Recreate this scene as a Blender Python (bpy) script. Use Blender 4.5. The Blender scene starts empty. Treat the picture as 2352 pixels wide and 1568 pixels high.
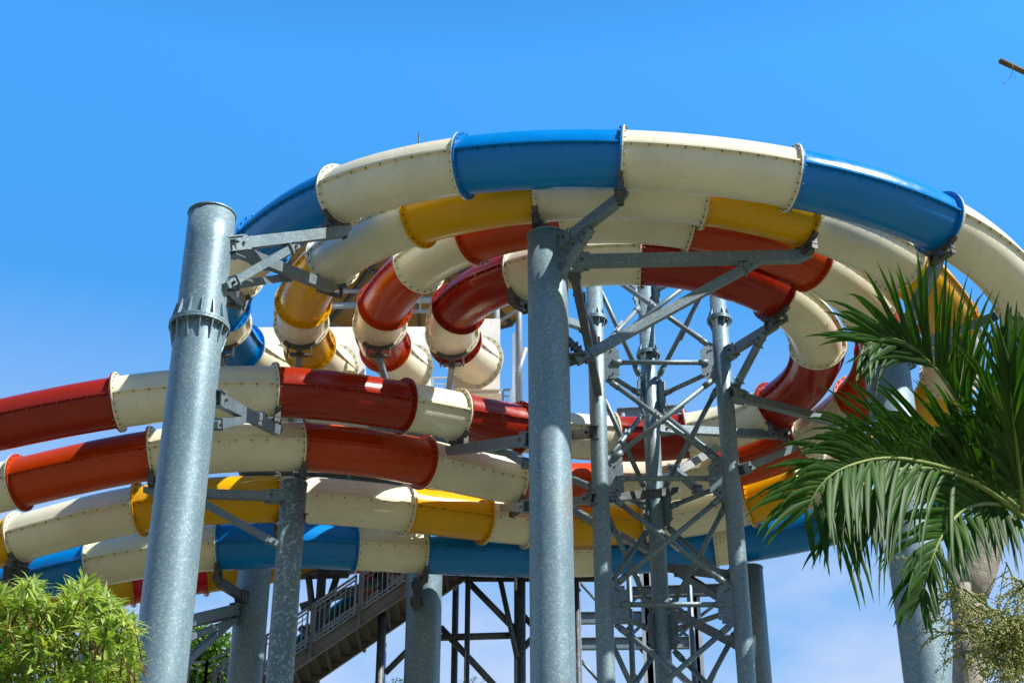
import bpy, math, random
import numpy as np
from mathutils import Vector, Matrix
random.seed(7)
sc = bpy.context.scene
COL = sc.collection
R = math.radians
F = 3640.0; TH = R(30); CT, ST = math.cos(TH), math.sin(TH); EYE = 1.6

def P(px, py, Y):
    """direction seen from the eye + ground distance Y -> point in the place"""
    v = (784-py)/F; z = Y/(CT-v*ST)
    return Vector(((px-1176)/F*z, Y, EYE+(ST+v*CT)*z))

# ------------------------------------------------------------------ materials
MATS = {}
def newmat(name):
    m = bpy.data.materials.new(name); m.use_nodes = True
    MATS[name] = m
    nt = m.node_tree; b = nt.nodes['Principled BSDF']
    return m, nt, b
def ramp(nt, fac, stops):
    r = nt.nodes.new('ShaderNodeValToRGB'); cr = r.color_ramp
    cr.elements[0].position = stops[0][0]; cr.elements[0].color = (*stops[0][1], 1)
    cr.elements[1].position = stops[-1][0]; cr.elements[1].color = (*stops[-1][1], 1)
    for p, c in stops[1:-1]:
        e = cr.elements.new(p); e.color = (*c, 1)
    nt.links.new(fac, r.inputs[0]); return r.outputs[0]
def noise(nt, scale, detail=4, rough=.6, stretch=(1, 1, 1), coord='Object'):
    tc = nt.nodes.new('ShaderNodeTexCoord'); mp = nt.nodes.new('ShaderNodeMapping')
    mp.inputs['Scale'].default_value = stretch
    nt.links.new(tc.outputs[coord], mp.inputs[0])
    n = nt.nodes.new('ShaderNodeTexNoise'); n.inputs['Scale'].default_value = scale
    n.inputs['Detail'].default_value = detail; n.inputs['Roughness'].default_value = rough
    nt.links.new(mp.outputs[0], n.inputs['Vector']); return n.outputs['Fac']
def mul(c, k): return tuple(min(1, x*k) for x in c)
def mixc(nt, fac, a, b, mode='MIX'):
    m = nt.nodes.new('ShaderNodeMix'); m.data_type = 'RGBA'; m.blend_type = mode
    if isinstance(fac, (int, float)): m.inputs[0].default_value = fac
    else: nt.links.new(fac, m.inputs[0])
    for s, x in ((6, a), (7, b)):
        if isinstance(x, tuple): m.inputs[s].default_value = (*x, 1)
        else: nt.links.new(x, m.inputs[s])
    return m.outputs[2]
def bump(nt, b, h, strength, dist=.01):
    bp = nt.nodes.new('ShaderNodeBump'); bp.inputs['Strength'].default_value = strength
    bp.inputs['Distance'].default_value = dist
    nt.links.new(h, bp.inputs['Height']); nt.links.new(bp.outputs[0], b.inputs['Normal'])
def gel(name, col, dirt=(.25, .2, .12)):
    m, nt, b = newmat(name)
    n = noise(nt, .8, 5)
    base = ramp(nt, n, [(.3, mul(col, .88)), (.7, mul(col, 1.06))])
    d = noise(nt, 9, 6, .7, (1, 1, .25))
    f = ramp(nt, d, [(.58, (0, 0, 0)), (.78, (.40, .40, .40))])
    c = mixc(nt, f, base, dirt)
    s = noise(nt, 60, 2)
    f2 = ramp(nt, s, [(.74, (0, 0, 0)), (.78, (.35, .35, .35))])
    c = mixc(nt, f2, c, mul(dirt, .6))
    nt.links.new(c, b.inputs['Base Color'])
    rr = ramp(nt, noise(nt, 3, 4), [(.3, (.16,)*3), (.7, (.34,)*3)])
    nt.links.new(rr, b.inputs['Roughness'])
    b.inputs['Coat Weight'].default_value = .12; b.inputs['Coat Roughness'].default_value = .04; b.inputs['Specular IOR Level'].default_value = .36
    bump(nt, b, noise(nt, 2.2, 3), .12, .05)
    return m
gel('gelcoat_cream', (.87, .83, .64)); gel('gelcoat_blue', (.0, .23, .68), (.02, .12, .3))
gel('gelcoat_yellow', (.80, .43, .001), (.4, .25, .03)); gel('gelcoat_orange', (.53, .052, .002), (.3, .05, .02))
gel('gelcoat_red', (.33, .019, .005), (.2, .03, .02)); gel('gelcoat_bright_red', (.75, .02, .03), (.3, .03, .02))
gel('panel_white', (.88, .87, .83))
def steel(name, lo, hi, scale=28, rust=.0, rough=(.38, .62), metal=.35):
    m, nt, b = newmat(name)
    tc = nt.nodes.new('ShaderNodeTexCoord')
    mp = nt.nodes.new('ShaderNodeMapping'); mp.inputs['Scale'].default_value = (1, 1, .8)
    nt.links.new(tc.outputs['Object'], mp.inputs[0])
    v = nt.nodes.new('ShaderNodeTexVoronoi'); v.inputs['Scale'].default_value = scale
    nt.links.new(mp.outputs[0], v.inputs['Vector'])
    sp = nt.nodes.new('ShaderNodeSeparateColor'); nt.links.new(v.outputs['Color'], sp.inputs[0])
    spang = ramp(nt, sp.outputs[0], [(0, mul(lo, .92)), (.70, mul(lo, 1.08)), (.90, hi), (1, mul(hi, 1.15))])
    fine = noise(nt, 70, 3, .8)
    speck = ramp(nt, fine, [(.665, (0, 0, 0)), (.72, (1, 1, 1))])
    c = mixc(nt, speck, spang, mul(hi, 1.45))
    big = noise(nt, 1.1, 5, .6, (1, 1, .35))
    tint = ramp(nt, big, [(.3, (.72, .76, .8)), (.7, (1.0, 1.0, 1.0))])
    c = mixc(nt, 1.0, c, tint, 'MULTIPLY')
    if rust:
        rn = noise(nt, 1.7, 6, .65, (1, 1, .5))
        rf = ramp(nt, rn, [(.57, (0, 0, 0)), (.72, (rust,)*3)])
        c = mixc(nt, rf, c, (.36, .19, .08))
    nt.links.new(c, b.inputs['Base Color'])
    nt.links.new(ramp(nt, big, [(.3, (rough[0],)*3), (.7, (rough[1],)*3)]), b.inputs['Roughness'])
    b.inputs['Metallic'].default_value = metal
    bump(nt, b, fine, .15, .004)
    return m
steel('galvanised_pole', (.225, .335, .38), (.36, .45, .48), 48, .35, (.36, .55), .3)
steel('galvanised_spangle', (.21, .29, .31), (.44, .56, .58), 26, .3, (.4, .6), .3)
steel('galvanised_beam', (.20, .27, .30), (.31, .38, .41), 46, .1, (.4, .6), .35)
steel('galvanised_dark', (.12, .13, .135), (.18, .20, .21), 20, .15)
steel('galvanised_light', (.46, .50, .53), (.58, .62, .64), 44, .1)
m, nt, b = newmat('clamp_dark'); b.inputs['Base Color'].default_value = (.045, .045, .045, 1); b.inputs['Roughness'].default_value = .5; b.inputs['Metallic'].default_value = .4
nt.links.new(ramp(nt, noise(nt, 20, 4), [(.3, (.07, .075, .08)), (.7, (.15, .155, .155))]), b.inputs['Base Color'])
m, nt, b = newmat('bolt'); b.inputs['Base Color'].default_value = (.10, .09, .08, 1); b.inputs['Metallic'].default_value = .7; b.inputs['Roughness'].default_value = .35
nt.links.new(ramp(nt, noise(nt, 8, 2), [(.4, (.05, .045, .04)), (.65, (.4, .38, .35))]), b.inputs['Base Color'])
m, nt, b = newmat('stair_steel'); b.inputs['Roughness'].default_value = .6; b.inputs['Metallic'].default_value = .2
c = ramp(nt, noise(nt, 3, 6, .7), [(.3, (.17, .16, .14)), (.55, (.30, .29, .26)), (.75, (.26, .17, .10))])
nt.links.new(c, b.inputs['Base Color'])
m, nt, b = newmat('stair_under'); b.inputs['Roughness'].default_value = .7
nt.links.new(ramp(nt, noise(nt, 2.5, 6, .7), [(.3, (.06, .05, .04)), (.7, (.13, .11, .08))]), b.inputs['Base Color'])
m, nt, b = newmat('tread_terracotta'); b.inputs['Roughness'].default_value = .7
nt.links.new(ramp(nt, noise(nt, 5, 5), [(.3, (.22, .07, .04)), (.7, (.34, .12, .07))]), b.inputs['Base Color'])
def leafmat(name, c1, c2, trans=.45, gloss=.35, scale=1.5):
    m = bpy.data.materials.new(name); m.use_nodes = True; MATS[name] = m
    nt = m.node_tree; nt.nodes.clear()
    out = nt.nodes.new('ShaderNodeOutputMaterial')
    oi = nt.nodes.new('ShaderNodeObjectInfo')
    n = noise(nt, scale, 3, .6)
    c = ramp(nt, n, [(.32, c1), (.62, c2), (.78, (c2[0]*2.2, c2[1]*1.25, c2[2]*1.5))])
    p = nt.nodes.new('ShaderNodeBsdfPrincipled'); p.inputs['Roughness'].default_value = gloss; p.inputs['Specular IOR Level'].default_value = .3
    nt.links.new(c, p.inputs['Base Color'])
    t = nt.nodes.new('ShaderNodeBsdfTranslucent')
    ct = mixc(nt, 1.0, c, (1.3, 1.5, .35), 'MULTIPLY')
    nt.links.new(ct, t.inputs['Color'])
    mx = nt.nodes.new('ShaderNodeMixShader'); mx.inputs[0].default_value = trans
    nt.links.new(p.outputs[0], mx.inputs[1]); nt.links.new(t.outputs[0], mx.inputs[2])
    nt.links.new(mx.outputs[0], out.inputs[0]); return m
leafmat('palm_leaf', (.018, .060, .008), (.048, .13, .014), .36, .5, 2.5)
leafmat('shrub_leaf', (.20, .33, .065), (.44, .52, .15), .28, .35, 7)
leafmat('tree_leaf', (.05, .13, .012), (.13, .26, .025), .3, .4, .6)
leafmat('flower_bud', (.42, .45, .14), (.68, .64, .30), .15, .6, 9)
leafmat('canopy_fabric', (.36, .21, .075), (.44, .27, .10), .22, .8, .7)
m, nt, b = newmat('stem_brown'); b.inputs['Roughness'].default_value = .8
nt.links.new(ramp(nt, noise(nt, 12, 5), [(.3, (.12, .06, .035)), (.7, (.26, .13, .07))]), b.inputs['Base Color'])
m, nt, b = newmat('stem_green'); b.inputs['Roughness'].default_value = .6
nt.links.new(ramp(nt, noise(nt, 12, 5), [(.3, (.12, .19, .03)), (.7, (.25, .30, .07))]), b.inputs['Base Color'])
m, nt, b = newmat('bark_grey'); b.inputs['Roughness'].default_value = .85
n = noise(nt, 9, 8, .75, (1, 1, .7)); n2 = noise(nt, 2.5, 5, .7)
c = ramp(nt, n, [(.3, (.17, .15, .13)), (.5, (.40, .36, .31)), (.7, (.58, .54, .48))])
c = mixc(nt, ramp(nt, n2, [(.55, (0, 0, 0)), (.70, (.4,)*3)]), c, (.33, .22, .13))
nt.links.new(c, b.inputs['Base Color']); bump(nt, b, n, 1.0, .03)
m, nt, b = newmat('bamboo'); b.inputs['Roughness'].default_value = .45
nt.links.new(ramp(nt, noise(nt, 6, 4), [(.3, (.13, .07, .02)), (.7, (.30, .19, .05))]), b.inputs['Base Color'])
m, nt, b = newmat('ground_soil'); b.inputs['Roughness'].default_value = .9
g1 = ramp(nt, noise(nt, .05, 8, .7), [(.42, (.07, .09, .03)), (.55, (.19, .16, .11))])
nt.links.new(g1, b.inputs['Base Color'])
gel('slide_teal', (.0, .06, .05), (.02, .08, .07))

# ------------------------------------------------------------------ mesh helper
class MB:
    def __init__(s): s.v = []; s.f = []; s.mi = []; s.sm = []
    def face(s, idx, mi=0, sm=False): s.f.append(idx); s.mi.append(mi); s.sm.append(sm)
    def box(s, c, ax, ay, az, mi=0):
        """centre + three half axes"""
        o = len(s.v)
        for i in (-1, 1):
            for j in (-1, 1):
                for k in (-1, 1): s.v.append(c+ax*i+ay*j+az*k)
        for q in ((0, 1, 3, 2), (4, 6, 7, 5), (0, 4, 5, 1), (2, 3, 7, 6), (0, 2, 6, 4), (1, 5, 7, 3)):
            s.face([o+a for a in q], mi)
    def beam(s, a, b, w, h, mi=0, up=Vector((0, 0, 1))):
        d = (b-a); L = d.length; d = d/L
        sd = d.cross(up)
        if sd.length < 1e-3: sd = Vector((1, 0, 0))
        sd.normalize(); u = sd.cross(d)
        s.box((a+b)/2, d*L/2, sd*w/2, u*h/2, mi)
    def tube(s, pts, r, n=12, mi=0, caps=True, sm=True):
        pts = [Vector(p) for p in pts]; m = len(pts)
        rr = r if isinstance(r, (list, tuple)) else [r]*m
        o = len(s.v); prev = None
        for i, p in enumerate(pts):
            t = (pts[min(i+1, m-1)]-pts[max(i-1, 0)]).normalized()
            if prev is None:
                x = t.orthogonal().normalized()
            else:
                x = (prev-t*prev.dot(t)).normalized()
            prev = x; y = t.cross(x)
            for k in range(n):
                a = 2*math.pi*k/n; s.v.append(p+(x*math.cos(a)+y*math.sin(a))*rr[i])
        for i in range(m-1):
            for k in range(n):
                a = o+i*n+k; b = o+i*n+(k+1) % n
                s.face([a, b, b+n, a+n], mi, sm)
        if caps:
            s.face([o+k for k in range(n)][::-1], mi); s.face([o+(m-1)*n+k for k in range(n)], mi)
    def ring(s, c, ax, r0, r1, t, n=32, mi=0):
        """flat washer round axis ax (unit), thickness t"""
        ax = ax.normalized(); x = ax.orthogonal().normalized(); y = ax.cross(x); o = len(s.v)
        for rr, h in ((r0, -t/2), (r1, -t/2), (r1, t/2), (r0, t/2)):
            for k in range(n):
                a = 2*math.pi*k/n; s.v.append(c+ax*h+(x*math.cos(a)+y*math.sin(a))*rr)
        for q in range(4):
            for k in range(n):
                a = o+q*n; b = o+((q+1) % 4)*n; k2 = (k+1) % n
                s.face([a+k, a+k2, b+k2, b+k], mi)
    def build(s, name, mats, parent=None):
        me = bpy.data.meshes.new(name)
        me.from_pydata([tuple(v) for v in s.v], [], s.f)
        if not isinstance(mats, (list, tuple)): mats = [mats]
        for m in mats: me.materials.append(MATS[m])
        me.polygons.foreach_set('material_index', s.mi)
        me.polygons.foreach_set('use_smooth', s.sm)
        me.update()
        ob = bpy.data.objects.new(name, me); COL.objects.link(ob)
        if parent: ob.parent = parent; ob.matrix_parent_inverse = parent.matrix_world.inverted()
        return ob
def tag(o, label=None, cat=None, group=None, kind=None):
    if label: o['label'] = label
    if cat: o['category'] = cat
    if group: o['group'] = group
    if kind: o['kind'] = kind
    return o
def thing(name, loc, label, cat, group=None):
    o = bpy.data.objects.new(name, None); COL.objects.link(o); o.location = loc
    o.matrix_world = Matrix.Translation(loc)
    return tag(o, label, cat, group, 'thing')
UP = Vector((0, 0, 1))

# ------------------------------------------------------------------ slides
PATHS = {
  'A': [(-5.41, 31.63, 19.08, 'w'), (-5.99, 30.31, 18.93, 'c'), (-6.13, 29.05, 18.8, 'w'), (-6.03, 28.2, 18.71, 'c'), (-5.49, 26.6, 18.54, 'w'), (-4.75, 25.3, 18.4, 'c'), (-3.11, 23.45, 18.17, 'w'), (-0.82, 22.19, 17.91, 'c'), (1.86, 21.68, 17.66, 'w'), (4.74, 21.87, 17.42, 'c'), (7.44, 22.92, 17.21, 'w'), (9.55, 25.13, 17.0, 'c'), (10.59, 27.48, 16.82, 'w'), (10.6, 30.05, 16.66, 'c'), (8.98, 32.81, 16.46, 'w'), (7.49, 33.9, 16.34, 'c'), (5.4, 34.65, 16.18, 'w'), (4.76, 34.77, 16.14, 'c'), (2.13, 34.84, 15.93, 'w'), (0.49, 34.59, 15.79, 'c'), (-2.06, 33.85, 15.59, 'w'), (-3.57, 33.34, 15.47, 'c'), (-6.52, 32.78, 15.24, 'w'), (-9.31, 33.14, 14.99, 'c'), (-12.33, 34.4, 14.69, 'w')],
  'B': [(-4.08, 31.53, 19.03, 'w'), (-4.44, 30.22, 18.89, 'c'), (-4.47, 28.94, 18.76, 'w'), (-4.32, 27.98, 18.67, 'c'), (-3.5, 26.02, 18.47, 'w'), (-1.72, 24.24, 18.24, 'c'), (0.51, 23.21, 18.03, 'w'), (3.4, 22.98, 17.81, 'c'), (5.25, 23.47, 17.66, 'w'), (7.17, 24.66, 17.51, 'c'), (8.48, 26.46, 17.35, 'w'), (8.94, 28.46, 17.2, 'c'), (8.31, 31.14, 16.98, 'w'), (6.71, 32.88, 16.8, 'c'), (5.49, 33.55, 16.68, 'w'), (2.99, 34.08, 16.44, 'c'), (0.31, 33.58, 16.18, 'w'), (-0.65, 33.14, 16.09, 'c'), (-2.37, 32.19, 15.91, 'w'), (-5.02, 31.05, 15.63, 'c'), (-7.89, 30.87, 15.32, 'w'), (-10.6, 31.65, 14.98, 'c'), (-13.52, 32.78, 14.62, 'w')],
  'C': [(-2.4, 31.96, 19.29, 'w'), (-2.82, 30.67, 19.14, 'c'), (-2.85, 29.42, 19.01, 'w'), (-2.67, 28.46, 18.91, 'c'), (-1.86, 26.64, 18.71, 'w'), (-0.73, 25.33, 18.55, 'c'), (1.01, 24.42, 18.36, 'w'), (3.29, 24.27, 18.15, 'c'), (5.69, 25.28, 17.91, 'w'), (7.01, 26.63, 17.75, 'c'), (7.6, 28.21, 17.61, 'c'), (7.41, 29.97, 17.47, 'w'), (6.55, 31.44, 17.31, 'c'), (4.66, 32.66, 17.09, 'w'), (2.07, 32.83, 16.8, 'c'), (0.06, 32.08, 16.54, 'w'), (-1.92, 30.55, 16.27, 'c'), (-4.34, 29.1, 15.92, 'w'), (-7.19, 28.66, 15.52, 'c'), (-9.93, 29.15, 15.14, 'w'), (-12.7, 29.9, 14.78, 'c')],
  'D': [(-0.77, 31.26, 19.09, 'w'), (-1.24, 30.07, 18.95, 'c'), (-1.29, 29.64, 18.91, 'w'), (-1.12, 28.34, 18.76, 'c'), (0.17, 26.61, 18.5, 'w'), (2.51, 25.69, 18.26, 'c'), (5.17, 26.51, 18.0, 'w'), (6.29, 28.27, 17.82, 'c'), (5.71, 30.61, 17.62, 'w'), (3.89, 31.61, 17.43, 'c'), (2.24, 31.48, 17.29, 'w'), (0.15, 30.51, 17.06, 'c'), (-1.15, 29.61, 16.89, 'w'), (-2.23, 28.88, 16.74, 'c'), (-4.7, 27.64, 16.41, 'w'), (-7.66, 27.32, 16.01, 'c'), (-10.49, 27.8, 15.65, 'w')]}
def spline(pts):
    """natural cubic spline through pts; returns eval(s), knots"""
    p = np.array(pts, float); n = len(p)
    t = np.concatenate([[0], np.cumsum(np.linalg.norm(np.diff(p, axis=0), axis=1))])
    h = np.diff(t); A = np.zeros((n, n)); B = np.zeros((n, 3)); A[0, 0] = A[-1, -1] = 1
    for i in range(1, n-1):
        A[i, i-1] = h[i-1]; A[i, i] = 2*(h[i-1]+h[i]); A[i, i+1] = h[i]
        B[i] = 6*((p[i+1]-p[i])/h[i]-(p[i]-p[i-1])/h[i-1])
    M = np.linalg.solve(A, B)
    def ev(s):
        i = int(np.clip(np.searchsorted(t, s)-1, 0, n-2)); a = t[i+1]-s; b = s-t[i]; hh = h[i]
        q = M[i]*a**3/(6*hh)+M[i+1]*b**3/(6*hh)+(p[i]/hh-M[i]*hh/6)*a+(p[i+1]/hh-M[i+1]*hh/6)*b
        dq = -M[i]*a*a/(2*hh)+M[i+1]*b*b/(2*hh)-(p[i]/hh-M[i]*hh/6)+(p[i+1]/hh-M[i+1]*hh/6)
        return Vector(q), Vector(dq).normalized()
    return ev, t
RT = .505
JOINT = {}
def frame(ev, s, bank):
    p, t = ev(s); side = t.cross(UP).normalized(); up = side.cross(t)
    a = R(bank); s2 = side*math.cos(a)+up*math.sin(a); u2 = up*math.cos(a)-side*math.sin(a)
    return p, t, s2, u2
def bolt(mb, c, d, L=.04, r=.011, mi=1):
    d = d.normalized(); x = d.orthogonal().normalized(); y = d.cross(x); o = len(mb.v); n = 5
    for h in (0, L):
        for k in range(n):
            a = 2*math.pi*k/n; mb.v.append(c+d*h+(x*math.cos(a)+y*math.sin(a))*r)
    for k in range(n): mb.face([o+k, o+(k+1) % n, o+n+(k+1) % n, o+n+k], mi)
    mb.face([o+n+k for k in range(n)], mi)
def flange(ev, s, bank, sgn, mat, parent, r=RT, nb=22):
    """half of a joint: ring on the sgn side of station s, bolts on its outer face"""
    p, t, sd, up = frame(ev, s, bank); mb = MB()
    c = p+t*sgn*.016; mb.ring(c, t, r-.01, r+.09, .026, 44)
    for k in range(nb):
        a = 2*math.pi*(k+.5)/nb
        mb_dir = sd*math.cos(a)+up*math.sin(a)
        bolt(mb, c+t*sgn*.012+mb_dir*(r+.052), t*sgn, .036, .0125)
    return mb.build('flange', [mat, 'bolt'], parent)
def slide(key, nodes, colours, label, banks, base, group='tube slides of the big four lane ride'):
    ev, t = spline([n[:3] for n in nodes]); root = thing('tube_slide', base, label, 'water slide', group)
    nb = len(nodes)
    def bk(s): return float(np.interp(s, t, np.interp(np.arange(nb), *banks)))
    for i in range(nb-1):
        mat = colours[nodes[i][3]]; a, b = t[i], t[i+1]; L = b-a
        st = max(2, int(L/.16)); n = 44; mb = MB(); o = 0
        fr = []
        for j in range(st+1):
            s = a+L*j/st; p, tt, sd, up = frame(ev, s, bk(s)); fr.append((p, tt, sd, up, s))
            r = RT
            if key in 'ABCD' and i == 0: r = RT+.05*(1-j/st)
            for k in range(n):
                an = 2*math.pi*k/n; mb.v.append(p+(sd*math.cos(an)+up*math.sin(an))*r)
        for j in range(st):
            for k in range(n):
                q = j*n+k; q2 = j*n+(k+1) % n; mb.face([q, q+n, q2+n, q2], 0, True)
        # seam lips where the lower half is bolted to the upper half
        for sg in (1, -1):
            o = len(mb.v); e = .028/L
            for (p, tt, sd, up, s) in fr:
                for rr, h in ((RT-.01, .018), (RT+.062, .018), (RT+.062, -.018), (RT-.01, -.018)):
                    mb.v.append(p+sd*sg*rr+up*h)
            for j in range(st):
                for q in range(3):
                    x = o+j*4+q; mb.face([x, x+1, x+5, x+4] if sg > 0 else [x, x+4, x+5, x+1], 0)
            m_ = max(2, int(L/.27))
            for q in range(m_):
                s = a+L*(q+.5)/m_; p, tt, sd, up = frame(ev, s, bk(s))
                bolt(mb, p+sd*sg*(RT+.035)-up*.012, -up, .045, .012)
        sec = mb.build('tube_section', [mat, 'bolt'], root)
        flange(ev, a, bk(a), 1, mat, sec, RT+(.05 if (key in 'ABCD' and i == 0) else 0))
        flange(ev, b, bk(b), -1, mat, sec)
    for i in range(nb):
        p, tt = ev(t[i]); JOINT[key, i] = (ev, t[i], bk(t[i]), p)
    return root
CW = 'gelcoat_cream'
def bank(n): return ([0, 4, 8, 10, 12, n-9, n-5, n-1], [0, 0, -2, -6, 8, 15, 8, 7])
SL = {}
for key, mat, label in (
    ('A', 'gelcoat_blue', 'blue and cream enclosed tube slide, outermost and lowest of the four lanes'),
    ('B', 'gelcoat_yellow', 'yellow and cream enclosed tube slide curving just inside the blue one'),
    ('C', 'gelcoat_orange', 'orange and cream enclosed tube slide between the yellow and the dark red slides'),
    ('D', 'gelcoat_red', 'dark red and cream enclosed tube slide, innermost lane passing round the lattice tower')):
    nd = PATHS[key]
    SL[key] = slide(key, nd, {'w': CW, 'c': mat}, label, bank(len(nd)), Vector((nd[8][0], nd[8][1], 0)))
def pxpath(l): return [(*P(a, b, Y), c) for a, b, Y, c in l]
ecol = {'w': CW, 'y': 'gelcoat_yellow', 'r': 'gelcoat_bright_red'}
slide('E', pxpath([(-160, 1375, 36.8, 'r'), (20, 1316, 37.2, 'y'), (95, 1290, 37.4, 'w'), (215, 1262, 37.6, 'y'), (312, 1244, 37.8, 'r'), (400, 1236, 38, 'y'), (560, 1236, 38.4, 'y')]),
      ecol, 'pale yellow and red tube slide showing between the blue and yellow slides at lower left', ([0, 6], [5, 5]), Vector((-9, 37.5, 0)), 'low slides behind the ride')
slide('F', pxpath([(60, 1400, 37.2, 'y'), (215, 1358, 37.6, 'y'), (300, 1341, 37.8, 'r'), (469, 1316, 38.2, 'y'), (791, 1275, 39.2, 'r'), (1010, 1262, 40, 'r')]),
      ecol, 'bright red and yellow tube slide hanging just under the blue slide at lower left', ([0, 5], [5, 5]), Vector((-7, 38, 0)), 'low slides behind the ride')

# ------------------------------------------------------------------ supports
def arc_strip(mb, key, i, a0=-36, a1=36, mi=0):
    ev, s, bk, p0 = JOINT[key, i]; p, t, sd, up = frame(ev, s, 0)
    n = 14; o = len(mb.v)
    for k in range(n+1):
        a = R(a0+(a1-a0)*k/n)
        d = -up*math.cos(a)+sd*math.sin(a)
        for rr, h in ((RT+.02, -.04), (RT+.02, .04), (RT+.108, .04), (RT+.108, -.04)):
            mb.v.append(p+d*rr+t*h)
    for k in range(n):
        for q in range(4):
            a = o+k*4+q; b = o+k*4+(q+1) % 4; mb.face([a, b, b+4, a+4], mi)
    mb.face([o, o+1, o+2, o+3], mi); mb.face([o+n*4+3, o+n*4+2, o+n*4+1, o+n*4], mi)
    for a in (-24, 24):
        a = R(a); d = -up*math.cos(a)+sd*math.sin(a)
        c = p+d*(RT+.1)
        mb.beam(c, c-UP*.22, .03, .11, mi, t)
        bolt(mb, c-UP*.12-t*.05, t, .1, .025, mi)
    c = p-up*(RT+.11); mb.beam(c, c-UP*.12, .12, .2, mi, t)
    mb.beam(c-UP*.13-sd*.2, c-UP*.13+sd*.2, .1, .05, mi)
    return c-UP*.16
def saddle(root, key, i):
    mb = MB(); c = arc_strip(mb, key, i); mb.build('saddle_clamp', 'clamp_dark', root); return c
def collar(root, c, r, mat, name='collar', k=14, ro=None, hh=.3):
    ro = ro or r*1.25; mb = MB()
    mb.ring(c+UP*.022, UP, r-.01, ro, .036, 48); mb.ring(c-UP*.022, UP, r-.01, ro, .036, 48)
    for q in range(k):
        a = 2*math.pi*q/k; d = Vector((math.cos(a), math.sin(a), 0)); sd = Vector((-d.y, d.x, 0))
        for sg in (1, -1):
            o = len(mb.v); z0 = c+UP*.04*sg
            for e in (-.009, .009):
                for pt in (z0+d*(r-.01), z0+d*(ro-.012), z0+d*(r+.02)+UP*sg*hh, z0+d*(r-.01)+UP*sg*hh): mb.v.append(pt+sd*e)
            mb.face([o, o+1, o+2, o+3]); mb.face([o+7, o+6, o+5, o+4])
            mb.face([o+1, o+5, o+6, o+2]); mb.face([o+2, o+6, o+7, o+3])
        a += math.pi/k; d = Vector((math.cos(a), math.sin(a), 0))
        bolt(mb, c-UP*.04+d*(r+(ro-r)*.6), -UP, .05, .018, 1)
    return mb.build(name, [mat, 'bolt'], root)
def column(name, x, y, ztop, dia, label, mat, cat='column', lip=True, group='round steel columns carrying the slides'):
    root = thing(name, Vector((x, y, 0)), label, cat, group); r = dia/2; mb = MB()
    zs = [0]
    while zs[-1]+2.6 < ztop: zs.append(zs[-1]+2.6)
    zs.append(ztop)
    mb.tube([Vector((x, y, z)) for z in zs], r, 56, 0)
    if lip: mb.ring(Vector((x, y, ztop+.012)), UP, .001, r*1.045, .024, 56)
    # spiral weld bead
    n = 26*int(ztop/2.4); pts = []
    for k in range(n+1):
        a = 2*math.pi*k/26; z = .3+(ztop-.5)*k/n
        pts.append(Vector((x+math.cos(a)*r, y+math.sin(a)*r, z)))
    mb.tube(pts, .0035, 5, 0, False)
    mb.build('pole', mat, root); return root, r
def arm(root, a, b, w=.15, h=.19, mat='galvanised_beam', name='arm', fork=True, tip=True):
    mb = MB(); d = (b-a).normalized(); L = (b-a).length
    sd = d.cross(UP)
    sd = sd.normalized() if sd.length > 1e-3 else Vector((1, 0, 0)); u = sd.cross(d)
    if tip and L > 1:
        # square hollow section, underside cut back at the tip
        o = len(mb.v)
        for e in (-1, 1):
            for (q, z) in ((0, -h/2), (L-.28, -h/2), (L, h*.1), (L, h/2), (0, h/2)):
                mb.v.append(a+d*q+u*z+sd*e*w/2)
        mb.face([o+k for k in range(5)]); mb.face([o+9-k for k in range(5)])
        for k in range(5): mb.face([o+k, o+5+k, o+5+(k+1) % 5, o+(k+1) % 5])
    else: mb.beam(a, b, w, h)
    if fork:
        for e in (-1, 1):
            mb.box(a+d*.10+sd*e*(w/2+.012), d*.22, sd*.010, u*(h/2+.03))
        mb.box(a+d*.02-u*(h/2+.022), d*.2, sd*(w/2+.05), u*.010)
        mb.box(a+d*.02+u*(h/2+.022), d*.2, sd*(w/2+.05), u*.010)
        bolt(mb, a+d*.18+sd*(w/2+.02), sd, .05, .03, 1); bolt(mb, a+d*.18-sd*(w/2+.02), -sd, .05, .03, 1)
    return mb.build(name, [mat, 'bolt'], root)
def brace(root, a, b, w=.11, h=.13, mat='galvanised_beam'):
    mb = MB(); mb.beam(a, b, w, h); d = (b-a).normalized(); sd = d.cross(UP)
    sd = sd.normalized() if sd.length > 1e-3 else Vector((1, 0, 0))
    u = sd.cross(d)
    for q in (a, b):
        mb.box(q, d*.13, sd*(w/2+.013), u*(h*.42)); bolt(mb, q+sd*(w/2+.015), sd, .04, .03, 1); bolt(mb, q-sd*(w/2+.015), -sd, .04, .03, 1)
        mb.box(q+(a+b-2*q).normalized()*.15, d*.010, sd*(w/2+.04), u*(h/2+.03))
    return mb.build('brace', [mat, 'bolt'], root)

# left big column
q = P(487, 497, 21.2)
k1, r1 = column('support_column', q.x, 21.2, q.z, .75, 'tallest thick galvanised column at left with rust stains near its top', 'galvanised_pole')
collar(k1, Vector((q.x, 21.2, P(460, 752, 21.2).z)), r1, 'galvanised_pole')
for k_, i_ in (('A', 6), ('B', 4), ('A', 4), ('D', 14)): saddle(k1, k_, i_)
arm(k1, P(533, 563, 21.25), P(803, 531, 23.3)); arm(k1, P(535, 572, 21.3), P(768, 664, 26.0))
arm(k1, P(523, 655, 21.35), P(556, 690, 26.2), .13, .16); brace(k1, P(527, 652, 21.1), P(672, 568, 22.3)); brace(k1, P(530, 656, 21.3), P(663, 636, 24.3))
arm(k1, P(497, 916, 21.35), P(640, 990, 27.5)); brace(k1, P(494, 975, 21.4), P(600, 955, 25.2))
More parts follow.
